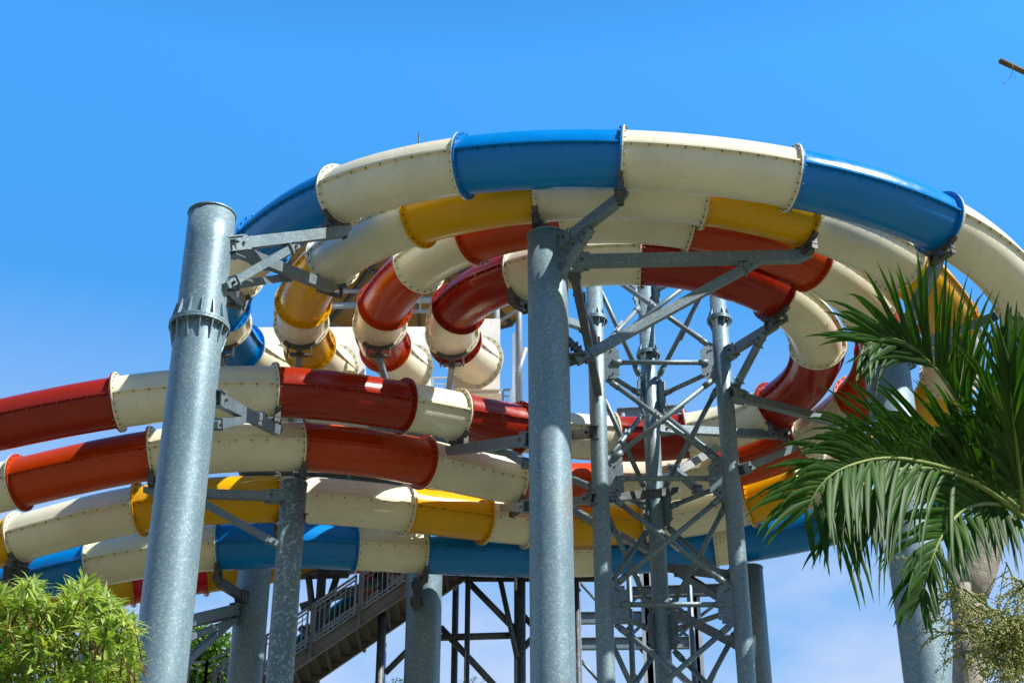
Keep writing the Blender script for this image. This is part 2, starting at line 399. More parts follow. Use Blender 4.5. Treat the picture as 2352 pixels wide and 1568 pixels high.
# centre big column
q = P(1257, 548, 23.3)
k2, r2 = column('support_column', q.x, 23.3, q.z, .70, 'thick galvanised column standing in the middle, ending under the yellow tube', 'galvanised_pole')
for k_, i_ in (('A', 8), ('B', 6), ('B', 8), ('D', 12), ('C', 15)): saddle(k2, k_, i_)
mb = MB(); jp = JOINT['B', 6][3]; mb.beam(Vector((jp.x, jp.y, jp.z-.66)), Vector((q.x, q.y, q.z)), .14, .2); mb.build('top_bracket', 'galvanised_dark', k2)
arm(k2, P(1288, 562, 23.1), P(1438, 446, 21.85), .15, .2); brace(k2, P(1290, 626, 23.1), P(1348, 540, 22.6))
arm(k2, P(1312, 601, 23.25), P(1868, 589, 23.55), .16, .21); brace(k2, P(1338, 822, 23.3), P(1724, 610, 23.45), .12, .16)
mb = MB(); mb.beam(P(1300, 822, 23.3), P(1345, 820, 23.3), .3, .03); mb.beam(P(1300, 836, 23.3), P(1325, 828, 23.3), .03, .12); mb.build('brace_shelf', 'galvanised_dark', k2)
arm(k2, P(1316, 612, 23.5), P(1374, 900, 28.1), .15, .19, 'galvanised_dark', tip=False); brace(k2, P(1330, 676, 24.6), P(1369, 790, 27.2), .12, .14, 'galvanised_dark')
brace(k2, P(1306, 782, 23.3), P(1340, 818, 23.3), .1, .1, 'galvanised_dark')
arm(k2, P(1214, 1010, 23.5), P(1030, 1036, 29.6)); brace(k2, P(1214, 1066, 23.6), P(1146, 1028, 26.3))
arm(k2, P(1214, 1163, 23.6), P(1156, 1166, 31.6), .15, .16)
# right big column
q = P(2032, 810, 24.5)
k3, r3 = column('support_column', q.x, 24.5, q.z, .79, 'thick galvanised column at right standing partly behind the palm fronds', 'galvanised_pole')
for k_, i_ in (('A', 10), ('B', 10)): saddle(k3, k_, i_)
arm(k3, P(2050, 812, 24.3), P(2166, 578, 23.0), .16, .2); arm(k3, P(2090, 800, 24.5), P(2300, 722, 25.8), .14, .17)
brace(k3, P(2080, 842, 24.4), P(2185, 790, 25.2)); arm(k3, P(1998, 1142, 24.8), P(1873, 1182, 33.8), .15, .2); brace(k3, P(2024, 1198, 25), P(1930, 1163, 29.5))
# short column under orange slide
q = P(676, 1112, 29.25)
k5, r5 = column('support_column', q.x, 29.25, q.z, .52, 'slim spangled column whose top ends under the orange slide', 'galvanised_spangle')
for k_, i_ in (('C', 17), ('C', 18), ('B', 19)): saddle(k5, k_, i_)
mb = MB(); jp = JOINT['C', 17][3]; mb.beam(Vector((jp.x, jp.y, jp.z-.66)), Vector((q.x, q.y, q.z)), .12, .18); mb.build('top_bracket', 'galvanised_dark', k5)
arm(k5, P(644, 1140, 29.1), P(328, 1129, 28.6), .14, .17, 'galvanised_beam'); brace(k5, P(630, 1246, 29.1), P(452, 1146, 28.8))
arm(k5, P(690, 1190, 29.3), P(640, 1212, 31), .12, .14, 'galvanised_dark')
# columns behind the blue slide
q = P(976, 1316, 35.3)
k6, r6 = column('support_column', q.x, 35.3, q.z+.2, .83, 'thick shaded column in front of the stairs, under the blue slide', 'galvanised_pole')
saddle(k6, 'A', 20); mb = MB(); a_ = P(958, 1328, 34.6); mb.beam(a_, a_-UP*.75, .16, .14); mb.beam(a_-UP*.5, a_-UP*.5+Vector((0, .5, 0)), .3, .1); mb.beam(a_-UP*.1, a_-UP*.1+Vector((0, .5, 0)), .26, .08); mb.build('wall_bracket', 'clamp_dark', k6)
q = P(585, 1300, 34.9)
k7, r7 = column('support_column', q.x, 34.9, q.z+.25, .78, 'thick dark column with sunlit spots between the two left columns', 'galvanised_pole')
saddle(k7, 'A', 22); arm(k7, P(560, 1372, 34.5), P(494, 1330, 32.9), .15, .2, 'galvanised_dark')
arm(k7, P(545, 1397, 34.6), P(405, 1432, 30.5), .14, .22, 'galvanised_beam'); arm(k7, P(545, 1422, 34.6), P(400, 1475, 30.5), .1, .13, 'galvanised_beam', 'arm', False, False)
brace(k7, P(540, 1418, 34.7), P(418, 1526, 31), .12, .15)
q = P(1722, 1306, 34.7)
k8, r8 = column('support_column', q.x, 34.7, q.z, .6, 'slim plain column right behind the lattice tower', 'galvanised_beam')
saddle(k8, 'A', 16); mb = MB(); jp = JOINT['A', 16][3]; mb.beam(Vector((jp.x, jp.y, jp.z-.66)), Vector((q.x, q.y, q.z)), .12, .18); mb.build('top_bracket', 'clamp_dark', k8)
q = P(38, 1308, 31.8)
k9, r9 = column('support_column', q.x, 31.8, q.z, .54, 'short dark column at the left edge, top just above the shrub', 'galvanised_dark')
saddle(k9, 'B', 21)
q = P(222, 1380, 36)
k10, r10 = column('support_column', q.x, 36, q.z, .5, 'pale column half hidden behind the bright shrub', 'galvanised_light')
arm(k10, P(240, 1480, 35.8), P(320, 1473, 33), .12, .2); arm(k10, P(240, 1520, 35.8), P(325, 1485, 33), .12, .13)

# lattice tower
TL = Vector((1.73, 28.3, 0)); TR = Vector((4.31, 28.3, 0)); TB = Vector((2.94, 29.77, 0)); LEG = .172
tw = thing('lattice_tower', (TL+TR+TB)/3, 'three legged lattice tower of galvanised tubes inside the slide loop', 'tower')
H0 = EYE+15.8; LV = [H0+2.6*k for k in range(-6, 2)]; LV = [z for z in LV if z > 1]
ztop = H0+2.75
legs = []
for b_ in (TL, TR, TB):
    mb = MB(); mb.tube([b_+UP*z for z in (0, 4, 8, 12, 16, ztop)], LEG, 32)
    legs.append(mb.build('leg', 'galvanised_pole', tw))
    collar(legs[-1], b_+UP*(EYE+16.85), LEG, 'galvanised_pole', 'collar', 10, LEG*1.5, .17)
    collar(legs[-1], b_+UP*(EYE+6.4), LEG, 'galvanised_pole', 'collar', 10, LEG*1.5, .17)
cen = (TL+TR+TB)/3
def strut(a, b, r=.052, cut=.36):
    d = (b-a).normalized(); a2 = a+d*cut; b2 = b-d*cut; mb = MB(); mb.tube([a2, b2], r, 14)
    for q, sg in ((a2, 1), (b2, -1)):
        mb.tube([q-d*sg*.05, q+d*sg*.14], r*1.25, 14)
        mb.beam(q-d*sg*.16, q+d*sg*.02, .016, .11)
    return mb.build('strut', 'galvanised_beam', tw)
for fi, (a, b) in enumerate(((TL, TR), (TR, TB), (TB, TL))):
    out = ((a+b)/2-cen).normalized()*.075
    hd = (b-a).normalized()
    for k, z in enumerate(LV):
        strut(a+out+UP*z, b+out+UP*z)
        for q, sg in ((a, 1), (b, -1)):
            mb = MB()
            c = q+out+hd*sg*(LEG+.12)+UP*z
            gw = .16 if fi == 0 else .10
            mb.box(c-hd*sg*(.16-gw), hd*gw, out.normalized()*.011, UP*.30); mb.box(c-hd*sg*(.19-gw), hd*(gw-.03), out.normalized()*.0105, UP*.375)
            for dz, dx in ((.0, .03), (.0, .10), (.26, .0), (.3, -.07), (-.26, .03), (-.31, -.03)):
                bolt(mb, c+hd*sg*dx+UP*dz+out.normalized()*.011, out, .02, .02, 1)
            mb.build('gusset', ['galvanised_beam', 'bolt'], tw)
        if k+1 < len(LV):
            z2 = LV[k+1]
            strut(a+out*1.2+UP*(z+.2), b+out*1.2+UP*(z2-.2), .052, .42)
            o2 = out*.5
            strut(a+o2+UP*(z2-.2), b+o2+UP*(z+.2), .052, .42)
            mb = MB(); c = (a+b)/2+out*.85+UP*(z+z2)/2; dd = (b-a+UP*(z-z2)).normalized()
            mb.beam(c-dd*.28, c+dd*.28, .014, .13, 0, Vector((0, 0, 1)))
            for e in (-.2, -.12, .12, .2): bolt(mb, c+dd*e+out.normalized()*.01, out, .03, .02, 1)
            mb.build('splice_plate', ['galvanised_light', 'bolt'], tw)
for k_, i_ in (('D', 6), ('D', 8), ('C', 11), ('D', 4), ('D', 10), ('B', 15), ('A', 18), ('C', 13)): saddle(tw, k_, i_)
arm(tw, P(1668, 815, 28.25), P(1802, 732, 26.95), .14, .18); brace(tw, P(1690, 888, 28.25), P(1748, 778, 27.4))
arm(tw, P(1688, 908, 28.2), P(1945, 976, 30.2), .15, .17); arm(tw, P(1512, 984, 29.8), P(1812, 1000, 31), .13, .17)
arm(tw, P(1706, 1077, 28.3), P(1842, 1020, 31.6), .13, .15); brace(tw, P(1540, 1090, 29.9), P(1660, 1022, 31.5), .12, .16, 'galvanised_light')
brace(tw, P(1545, 1074, 29.9), P(1606, 1128, 28.5), .12, .14); arm(tw, P(1360, 757, 28.3), P(1188, 700, 26.9), .13, .16)
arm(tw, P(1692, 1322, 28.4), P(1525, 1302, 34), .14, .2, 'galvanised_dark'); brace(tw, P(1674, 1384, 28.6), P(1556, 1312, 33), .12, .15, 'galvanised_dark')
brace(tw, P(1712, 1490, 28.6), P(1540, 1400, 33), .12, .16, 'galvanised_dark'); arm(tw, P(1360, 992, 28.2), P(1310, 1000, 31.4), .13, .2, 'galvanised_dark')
arm(tw, P(1360, 1145, 28.3), P(1215, 1166, 31.4), .13, .16); arm(tw, P(1372, 1146, 28.3), P(1560, 1128, 29.6), .13, .16, 'galvanised_dark')
brace(tw, P(1366, 1122, 28.3), P(1305, 1096, 30.3), .12, .13); brace(tw, P(1378, 1208, 28.3), P(1300, 1160, 30.5), .12, .14); brace(tw, P(1382, 1208, 28.5), P(1495, 1266, 33.2), .12, .14, 'galvanised_dark')

# ------------------------------------------------------------------ start platform
ZD = 18.45; PX0, PX1, PY0, PY1 = -6.7, .04, 32.9, 38.6
plat = thing('start_platform', Vector((-3, 35.5, 0)), 'high starting platform with white launch panels behind the tube mouths', 'platform')
mb = MB(); mb.box(Vector(((PX0+PX1)/2, (PY0+PY1)/2, ZD)), Vector(((PX1-PX0)/2, 0, 0)), Vector((0, (PY1-PY0)/2, 0)), UP*.06)
for yy in (PY0+.1, (PY0+PY1)/2, PY1-.1): mb.beam(Vector((PX0, yy, ZD-.17)), Vector((PX1, yy, ZD-.17)), .1, .2)
for k in range(6):
    xx = PX0+.1+(PX1-PX0-.2)*k/5; mb.beam(Vector((xx, PY0, ZD-.3)), Vector((xx, PY1, ZD-.3)), .08, .14)
mb.build('deck', 'galvanised_beam', plat)
for key in 'ABCD':
    n0 = Vector(PATHS[key][0][:3]); ev = JOINT[key, 0][0]; p, t = ev(0)
    xl, xr = n0.x-.56, n0.x+(.72 if key in 'AB' else .5); y0 = n0.y+.03; z0 = n0.z-.66; z1 = n0.z+1.18
    mb = MB(); cx = (xl+xr)/2; hw = (xr-xl)/2
    mb.box(Vector((cx, y0+.05, (z0+z1)/2)), Vector((hw, 0, 0)), Vector((0, .05, 0)), UP*(z1-z0)/2)
    # trough behind the panel: side walls slope down to the back
    for e in (-1, 1):
        o = len(mb.v); xx = cx+e*(hw-.04)
        for s_ in (-.03, .03):
            for (yy, zz) in ((y0+.1, z0), (y0+1.9, z0-.02), (y0+1.9, z0+.55), (y0+.1, z0+1.0)): mb.v.append(Vector((xx+s_, yy, zz)))
        mb.face([o, o+1, o+2, o+3]); mb.face([o+7, o+6, o+5, o+4])
        for k in range(4): mb.face([o+k, o+4+k, o+4+(k+1) % 4, o+(k+1) % 4])
    mb.box(Vector((cx, y0+1.0, z0-.03)), Vector((hw+.02, 0, 0)), Vector((0, .92, 0)), UP*.03)
    mb.build('launch_panel', 'panel_white', plat)
def railing(a, b, h, root, name='railing', mat='galvanised_light', step=.13, posts=True, r=.022):
    mb = MB(); d = b-a; L = Vector((d.x, d.y, 0)).length; n = max(1, int(L/step))
    mb.beam(a+UP*h, b+UP*h, .045, .045); mb.beam(a+UP*.12, b+UP*.12, .035, .035); mb.beam(a+UP*h*.86, b+UP*h*.86, .025, .025)
    for k in range(n+1):
        q = a+d*k/n; mb.beam(q+UP*.12, q+UP*h*.86, .018, .018)
    if posts:
        for q in (a, b): mb.beam(q-UP*.05, q+UP*(h+.02), .06, .06)
    return mb.build(name, mat, root)
xs = sorted(PATHS[k][0][0] for k in 'ABCD')
zr = ZD+.06
for i in range(3): railing(Vector((xs[i]+.52, 33.1, zr)), Vector((xs[i+1]-.58, 33.1, zr)), 1.2, plat, step=.1)
railing(Vector((PX1, 32.0, zr)), Vector((PX1, 34.9, zr)), 1.75, plat, step=.1); railing(Vector((PX1, 35.5, zr)), Vector((PX1, PY1, zr)), 1.2, plat)
railing(Vector((xs[3]+.55, 33.7, zr)), Vector((PX1-.06, 33.7, zr)), 1.2, plat, step=.09); railing(Vector((PX0, PY0, zr)), Vector((PX0, PY1, zr)), 1.2, plat); railing(Vector((PX0, PY1, zr)), Vector((PX1, PY1, zr)), 1.2, plat)
def pipe(root, pts, r, mat, name='pipe', n=14):
    mb = MB(); mb.tube(pts, r, n); return mb.build(name, mat, root)
for px, Y, w in ((1194, 38.2, .30), (1045, 38.6, .17), (878, 39.0, .21), (731, 38.6, .24), (600, 38.6, .2)):
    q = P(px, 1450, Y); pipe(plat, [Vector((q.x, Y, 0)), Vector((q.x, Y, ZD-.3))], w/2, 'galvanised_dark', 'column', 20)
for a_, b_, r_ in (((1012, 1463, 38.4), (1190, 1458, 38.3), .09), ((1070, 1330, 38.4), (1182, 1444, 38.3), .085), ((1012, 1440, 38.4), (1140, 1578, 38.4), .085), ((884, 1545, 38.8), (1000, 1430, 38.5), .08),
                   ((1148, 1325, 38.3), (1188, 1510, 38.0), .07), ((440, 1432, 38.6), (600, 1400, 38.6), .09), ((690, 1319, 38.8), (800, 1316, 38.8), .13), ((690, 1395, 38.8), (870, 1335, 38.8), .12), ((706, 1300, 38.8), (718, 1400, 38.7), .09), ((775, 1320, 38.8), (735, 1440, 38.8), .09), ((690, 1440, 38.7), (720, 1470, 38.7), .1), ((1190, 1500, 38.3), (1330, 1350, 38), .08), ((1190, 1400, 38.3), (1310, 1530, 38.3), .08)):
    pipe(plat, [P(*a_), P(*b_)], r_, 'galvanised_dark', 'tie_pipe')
for key, i_, a_, b_, Y_ in (('A', 2, (517, 806), (556, 850), 32.4), ('B', 2, (690, 800), (655, 852), 31.8), ('C', 2, (868, 802), (925, 872), 31.9), ('D', 2, (1040, 826), (1012, 890), 31.8)):
    c_ = saddle(plat, key, i_); e_ = P(*b_, Y_); e_.z = ZD-.3
    mbs = MB(); mbs.beam(c_, Vector((e_.x, Y_+1.2, e_.z)), .12, .15); mbs.build('strut_arm', 'galvanised_beam', plat)
# pole with collar at the right end of the platform, and roof poles
q = P(1192, 780, 35.4); ptop = P(1194, 640, 35.4).z
pipe(plat, [Vector((q.x, 35.4, ZD)), Vector((q.x, 35.4, ZD+1.35))], .11, 'galvanised_light', 'roof_post', 20); pipe(plat, [Vector((q.x, 35.4, ZD+1.35)), Vector((q.x, 35.4, ptop+2))], .085, 'galvanised_light', 'roof_post', 20)
collar(plat, Vector((q.x, 35.4, ZD+1.4)), .1, 'galvanised_light', 'post_collar', 8, .2, .06)
pipe(plat, [P(1207, 800, 33.6), P(1183, 878, 33.5)], .06, 'galvanised_light', 'post_stay'); pipe(plat, [P(1207, 700, 35), P(1140, 742, 35.6)], .05, 'galvanised_light', 'post_stay')

# canopy
CX, CY, CE, CZ = -2.6, 35.5, 3.35, 24.2
can = thing('canopy_roof', Vector((CX, CY, ZD)), 'tan fabric canopy roof on curved steel pipes above the starting platform', 'canopy')
mb = MB(); NS = 10
def cpt(u, v, dz=0):
    """square eave -> apex, tent curve"""
    s = 1-v; a = u % 4; k = int(a); f = a-k
    cs = [(-1, -1), (1, -1), (1, 1), (-1, 1), (-1, -1)]
    x = cs[k][0]*(1-f)+cs[k+1][0]*f; y = cs[k][1]*(1-f)+cs[k+1][1]*f
    q_ = 1/(x*x+y*y)**.5; q_ = .25+.75*q_; x *= q_; y *= q_
    return Vector((CX+x*CE*s, CY+y*CE*s, CZ+2.6*(v**1.35)+.25*(abs(2*f-1)-1)*0*s+dz))
for dz in (0, .03):
    o = len(mb.v)
    for j in range(NS+1):
        for i in range(32): mb.v.append(cpt(i/8, j/NS*.985, dz))
    for j in range(NS):
        for i in range(32):
            a = o+j*32+i; b = o+j*32+(i+1) % 32; mb.face([a, b, b+32, a+32], 0, False)
mb.build('fabric', 'canopy_fabric', can)
for i in range(0, 32, 2):
    pipe(can, [cpt(i/8, j/5*.97, -.07) for j in range(6)], .04 if i % 8 else .07, 'galvanised_dark', 'rib', 8)
for v in (0.02, .5): 
    pipe(can, [cpt(i/8, v, -.12) for i in range(33)], .05, 'galvanised_dark', 'ring_beam', 8)
pipe(can, [Vector((CX, CY, CZ+2.3)), Vector((CX, CY, P(922, 306, CY).z))], .028, 'galvanised_dark', 'lightning_rod', 6)
for x0, yy in ((642, 33.2), (838, 33.5), (1150, 34.5)):
    b_ = P(x0-10, 775, yy); b_.z = ZD
    pts = [b_, Vector((b_.x, yy, P(x0, 700, yy).z))]+[P(x0+dx, py, yy) for dx, py in ((4, 672), (14, 652), (32, 634), (54, 622), (76, 616))]+[Vector((P(x0+130, 600, yy).x, yy, CZ-.05))]
    pipe(can, pts, .085, 'galvanised_light', 'bent_post', 16)
for a_, b_, r_ in (((640, 672, 33.2), (832, 668, 33.5), .05), ((640, 706, 33.2), (832, 700, 33.5), .08), ((832, 690, 33.5), (1200, 686, 34.8), .085), ((832, 666, 33.5), (1050, 660, 34.4), .04), ((930, 715, 35), (1010, 712, 35), .06), ((965, 640, 34.6), (965, 712, 34.6), .035)):
    pipe(can, [P(*a_), P(*b_)], r_, 'galvanised_light', 'rail_pipe')

# ------------------------------------------------------------------ staircase
st = thing('staircase', Vector((-5, 37.5, 0)), 'steel staircase with barred railing climbing to the right behind the blue slide', 'staircase')
YS, YB = 36.6, 38.2
pA = P(713, 1500, YS); pB = P(821, 1427, YS); sl = (pB.z-pA.z)/(pB.x-pA.x)
def sx(x): return pA.z+(x-pA.x)*sl
x0 = P(470, 1500, YS).x; x1 = P(1068, 1330, YS).x
rise = .175; run = rise/sl
for yy, nm in ((YS, 'stringer'), (YB, 'stringer')):
    mb = MB(); a = Vector((x0, yy, sx(x0))); b = Vector((x1, yy, sx(x1))); mb.beam(a, b, .03, .30)
    u = Vector((-(b-a).normalized().z, 0, (b-a).normalized().x))
    for e in (-1, 1): mb.beam(a+u*.145*e+Vector((0, -.04, 0)), b+u*.145*e+Vector((0, -.04, 0)), .08, .015)
    mb.build(nm, 'stair_steel', st)
n = int((x1-x0)/run)
mbt = MB(); mbu = MB()
for k in range(n):
    x = x0+run*k; z = sx(x)+.06
    mbt.box(Vector((x+run*.5, (YS+YB)/2, z+.02)), Vector((run*.56, 0, 0)), Vector((0, (YB-YS)/2-.03, 0)), UP*.015)
    mbt.box(Vector((x+run*.03, (YS+YB)/2, z-.07)), Vector((.008, 0, 0)), Vector((0, (YB-YS)/2-.03, 0)), UP*.075)
    if k % 3 == 0: mbu = MB(); mbu.beam(Vector((x, YS+.02, z-.18)), Vector((x, YB-.02, z-.18)), .05, .1); mbu.build('cross_rib', 'stair_under', st)
mbt.build('tread_flight', 'stair_under', st)
px_posts = [496, 604, 713, 821, 929, 1037]
xp = [P(p_, 1500, YS).x for p_ in px_posts]
d0 = xp[3]-xp[2]; xp = [xp[2]+d0*k for k in range(-2, 4)]
def rail_flight(yy, mat='stair_steel'):
    for k in range(len(xp)-1):
        a = Vector((xp[k]+.05, yy, sx(xp[k]+.05)+.2)); b = Vector((xp[k+1]-.12, yy, sx(xp[k+1]-.12)+.2)); mb = MB()
        for h, w in ((.02, .035), (.12, .03), (.92, .035), (1.02, .05), (.78, .02)): mb.beam(a+UP*h, b+UP*h, w, w)
        for q in range(9):
            c = a+(b-a)*(q/8); mb.beam(c+UP*.02, c+UP*.95, .02, .02)
        for c in (a, b): mb.beam(c, c+UP*1.05, .05, .05)
        mb.build('railing_panel', 'galvanised_light', st)
    for x in xp:
        mb = MB(); c = Vector((x, yy-.06, sx(x))); mb.beam(c-UP*.22, c+UP*1.22, .08, .10); bolt(mb, c+UP*.4-Vector((0, .05, 0)), Vector((0, -1, 0)), .03, .02); bolt(mb, c+UP*.05-Vector((0, .05, 0)), Vector((0, -1, 0)), .03, .02)
        mb.build('railing_post', mat, st)
rail_flight(YS-.05); rail_flight(YB+.1)
zl = sx(x1)+.1; xr = P(1400, 1330, YS).x
mb = MB(); mb.box(Vector(((x1+xr)/2, (YS+YB)/2, zl)), Vector(((xr-x1)/2+.1, 0, 0)), Vector((0, (YB-YS)/2+.3, 0)), UP*.05)
for k in range(6): mb.beam(Vector((x1+(xr-x1)*k/5, YS-.2, zl-.12)), Vector((x1+(xr-x1)*k/5, YB+.2, zl-.12)), .08, .16)
for yy in (YS-.25, YB+.25): mb.beam(Vector((x1-.1, yy, zl-.11)), Vector((xr+.1, yy, zl-.11)), .06, .26)
mb.build('landing', 'stair_under', st)
for px_, Y_ in ((1074, 37.9), (1325, 37.9)):
    c = P(px_, 1400, Y_); pipe(st, [Vector((c.x, Y_, 0)), Vector((c.x, Y_, zl-.06))], .07, 'galvanised_dark', 'landing_post')
# lower walkway railing at left
wk = thing('walkway_railing', P(480, 1600, 35), 'grey barred railing in front of the background trees at lower left', 'railing')
a_ = P(380, 1527, 35.5); b_ = P(476, 1518, 35.5); c_ = P(560, 1480, 35.5); h_ = 1.05
railing(a_-UP*h_, Vector((b_.x, b_.y, b_.z))-UP*h_, h_, wk, step=.17); railing(b_-UP*h_, c_-UP*h_, h_, wk, step=.17)
a2 = P(433, 1520, 35.5); mb = MB(); mb.beam(a2-UP*1.2, a2+UP*.03, .1, .1); mb.build('railing_post', 'galvanised_light', wk)
mb = MB(); mb.beam(a_-UP*(h_+.1), b_-UP*(h_+.1), .6, .15); mb.build('walkway_edge', 'galvanised_dark', wk)
for q_ in (a_, b_, c_):
    pipe(wk, [Vector((q_.x, q_.y+.1, 0)), Vector((q_.x, q_.y+.1, q_.z-h_-.1))], .06, 'galvanised_dark', 'support_leg')
# teal slide and rusty machinery glimpsed behind the stairs
slide('G', pxpath([(640, 1560, 41, 't'), (735, 1470, 41, 't'), (830, 1395, 41, 't'), (940, 1330, 41, 't')]), {'t': 'slide_teal'}, 'dark teal tube slide glimpsed through the bars of the stairs', ([0, 3], [0, 0]), Vector((-4, 41, 0)), 'low slides behind the ride')
rc = thing('rust_red_panel', P(880, 1325, 40.3), 'rust red panelled box behind the top of the stairs', 'box')
mb = MB()
for px_, py_, w_, hh_ in ((858, 1340, .32, .55), (896, 1322, .4, .5), (915, 1350, .25, .3)):
    c = P(px_, py_, 40.3); mb.box(c, Vector((w_, 0, .1)), Vector((0, .3, 0)), Vector((-.1, 0, hh_)))
mb.build('housing', 'tread_terracotta', rc)
mb = MB(); c = P(905, 1330, 40); mb.tube([c+Vector((-.5, 0, .4)), c+Vector((.2, 0, -.1)), c+Vector((.6, 0, -.5))], .13, 16); mb.tube([c+Vector((-.2, 0, .9)), c+Vector((-.2, 0, -8))], .08, 12); mb.build('duct', 'galvanised_light', rc)
# steel frame far behind the tower
fr = thing('steel_frame', P(1540, 1500, 41)-Vector((0, 0, P(1540, 1500, 41).z)), 'steel frame of I beams far behind the lattice tower', 'frame')
def ibeam(a, b, w=.18, h=.22, mat='galvanised_beam', name='beam'):
    mb = MB(); d = (b-a).normalized(); sd = d.cross(UP); sd = sd.normalized() if sd.length > .2 else Vector((1, 0, 0)); u = sd.cross(d)
    L = (b-a)/2; c = (a+b)/2
    mb.box(c, L, sd*.006, u*h/2)
    for e in (-1, 1): mb.box(c+u*e*h/2, L, sd*w/2, u*.008)
    return mb.build(name, mat, fr)
for px_ in (1320, 1490, 1597):
    c = P(px_, 1450, 41); top = P(px_, 1290, 41).z
    mb = MB(); 
    for e in (-1, 1): mb.beam(Vector((c.x+e*.08, 41, 0)), Vector((c.x+e*.08, 41, top)), .012, .2, 0, Vector((1, 0, 0)))
    mb.beam(Vector((c.x, 41, 0)), Vector((c.x, 41, top)), .16, .012, 0, Vector((0, 1, 0)))
    mb.build('upright', 'galvanised_light', fr)
for py_ in (1419, 1478): ibeam(P(1320, py_, 41.1), P(1600, py_-3, 41.1), .16, .3)
ibeam(P(1440, 1361, 40.8), P(1700, 1352, 40.8), .2, .28, 'galvanised_dark')
for a_, b_ in (((1425, 1290), (1500, 1350)), ((1430, 1400), (1560, 1285)), ((1500, 1345), (1590, 1420)), ((1425, 1480), (1500, 1410)), ((1330, 1335), (1480, 1500)), ((1500, 1520), (1590, 1430)), ((1440, 1440), (1540, 1568)), ((1320, 1500), (1380, 1568)), ((1520, 1410), (1600, 1478)), ((1690, 1352), (1600, 1420))):
    pipe(fr, [P(*a_, 41.2), P(*b_, 41.2)], .045, 'galvanised_beam', 'diagonal', 8)
ibeam(P(1418, 952, 36), P(1573, 944, 36), .2, .28, 'galvanised_beam')
for px_ in (1430, 1560):
    c = P(px_, 950, 36); pipe(fr, [Vector((c.x, 36, 0)), c], .07, 'galvanised_beam', 'upright', 10)
# dark overhead beam behind slides at left
pb = thing('walkway_beam', P(620, 1085, 37)-UP*P(620, 1085, 37).z, 'dark steel girder seen in the gap between orange and yellow slides', 'beam')
mb = MB(); mb.beam(P(575, 1086, 37), P(900, 1100, 36.4), .25, .22); mb.beam(P(900, 1100, 36.4), P(1090, 1140, 36.4), .25, .2); mb.build('girder', 'galvanised_dark', pb)
for px_ in (600, 890): 
    c = P(px_, 1090, 36.9); pipe(pb, [Vector((c.x, 37.1, 0)), Vector((c.x, 37.1, c.z-.08))], .1, 'galvanised_dark', 'post', 12)

# ------------------------------------------------------------------ vegetation
def leaf(mb, base, d, up, L, w, droop=.25, segs=4, fold=.25, mi=0):
    d = d.normalized(); sd = d.cross(up)
    sd = sd.normalized() if sd.length > 1e-3 else d.orthogonal().normalized()
    u = sd.cross(d); o = len(mb.v)
    for k in range(segs+1):
        f = k/segs; c = base+d*L*f+u*(0)-UP*droop*L*f*f
        ww = w*math.sin(math.pi*min(1, (f*.88+.06)))**.8*(1 if k < segs else .05)
        mb.v += [c-sd*ww+u*fold*ww, c.copy(), c+sd*ww+u*fold*ww]
    for k in range(segs):
        a = o+k*3
        mb.face([a, a+1, a+4, a+3], mi, True); mb.face([a+1, a+2, a+5, a+4], mi, True)
rnd = random.uniform
# --- bright shrub at lower left
sh = thing('leafy_shrub', Vector((-3.0, 11, 0)), 'bright green shrub with long narrow leaves in the lower left corner', 'shrub')
mb = MB(); ms = MB()
sil = [(-80, 1330), (0, 1345), (30, 1385), (68, 1312), (100, 1352), (140, 1392), (168, 1312), (205, 1328), (245, 1350), (280, 1390), (312, 1425), (330, 1480), (320, 1540), (318, 1640)]
def sily(x): return float(np.interp(x, [s[0] for s in sil], [s[1] for s in sil]))
root0 = Vector((-3.1, 10.6, .2))
for i in range(640):
    x = rnd(-90, 312); top = sily(x)
    if i < 90: y = top+rnd(14, 34)
    else: y = top+22+rnd(0, 1)**.9*330
    if y > 1650: continue
    Y = rnd(9.6, 11.4)
    if (math.sin(x*.07+1)+math.sin(y*.06+x*.03)) > 1.0 and y > top+40 and random.random() < .8: continue
    c = P(x, y, Y); ax = Vector((rnd(-.7, .7), rnd(-.8, .3), 1)).normalized()
    for k in range(random.randint(12, 20)):
        a = k*2.4+rnd(-.3, .3); el = rnd(-.25, 1.15); x_ = ax.orthogonal().normalized(); y_ = ax.cross(x_)
        d = (x_*math.cos(a)+y_*math.sin(a))*math.cos(el)+ax*math.sin(el)
        leaf(mb, c-ax*rnd(0, .07), d, ax, rnd(.09, .175), rnd(.009, .015), rnd(.05, .5), 3, .3)
    p2 = c-ax*.2+Vector((rnd(-.05, .05), .06, 0)); ms.tube([c, c-ax*.1, p2], [.004, .005, .006], 5)
for k in range(9):
    e = P(rnd(-40, 280), rnd(1430, 1500), rnd(10, 11)); m1 = (root0+e)/2+Vector((rnd(-.3, .3), 0, 0)); ms.tube([root0, m1, e], [.05, .03, .012], 7)
mb.build('foliage', 'shrub_leaf', sh); ms.build('stem', 'stem_brown', sh)
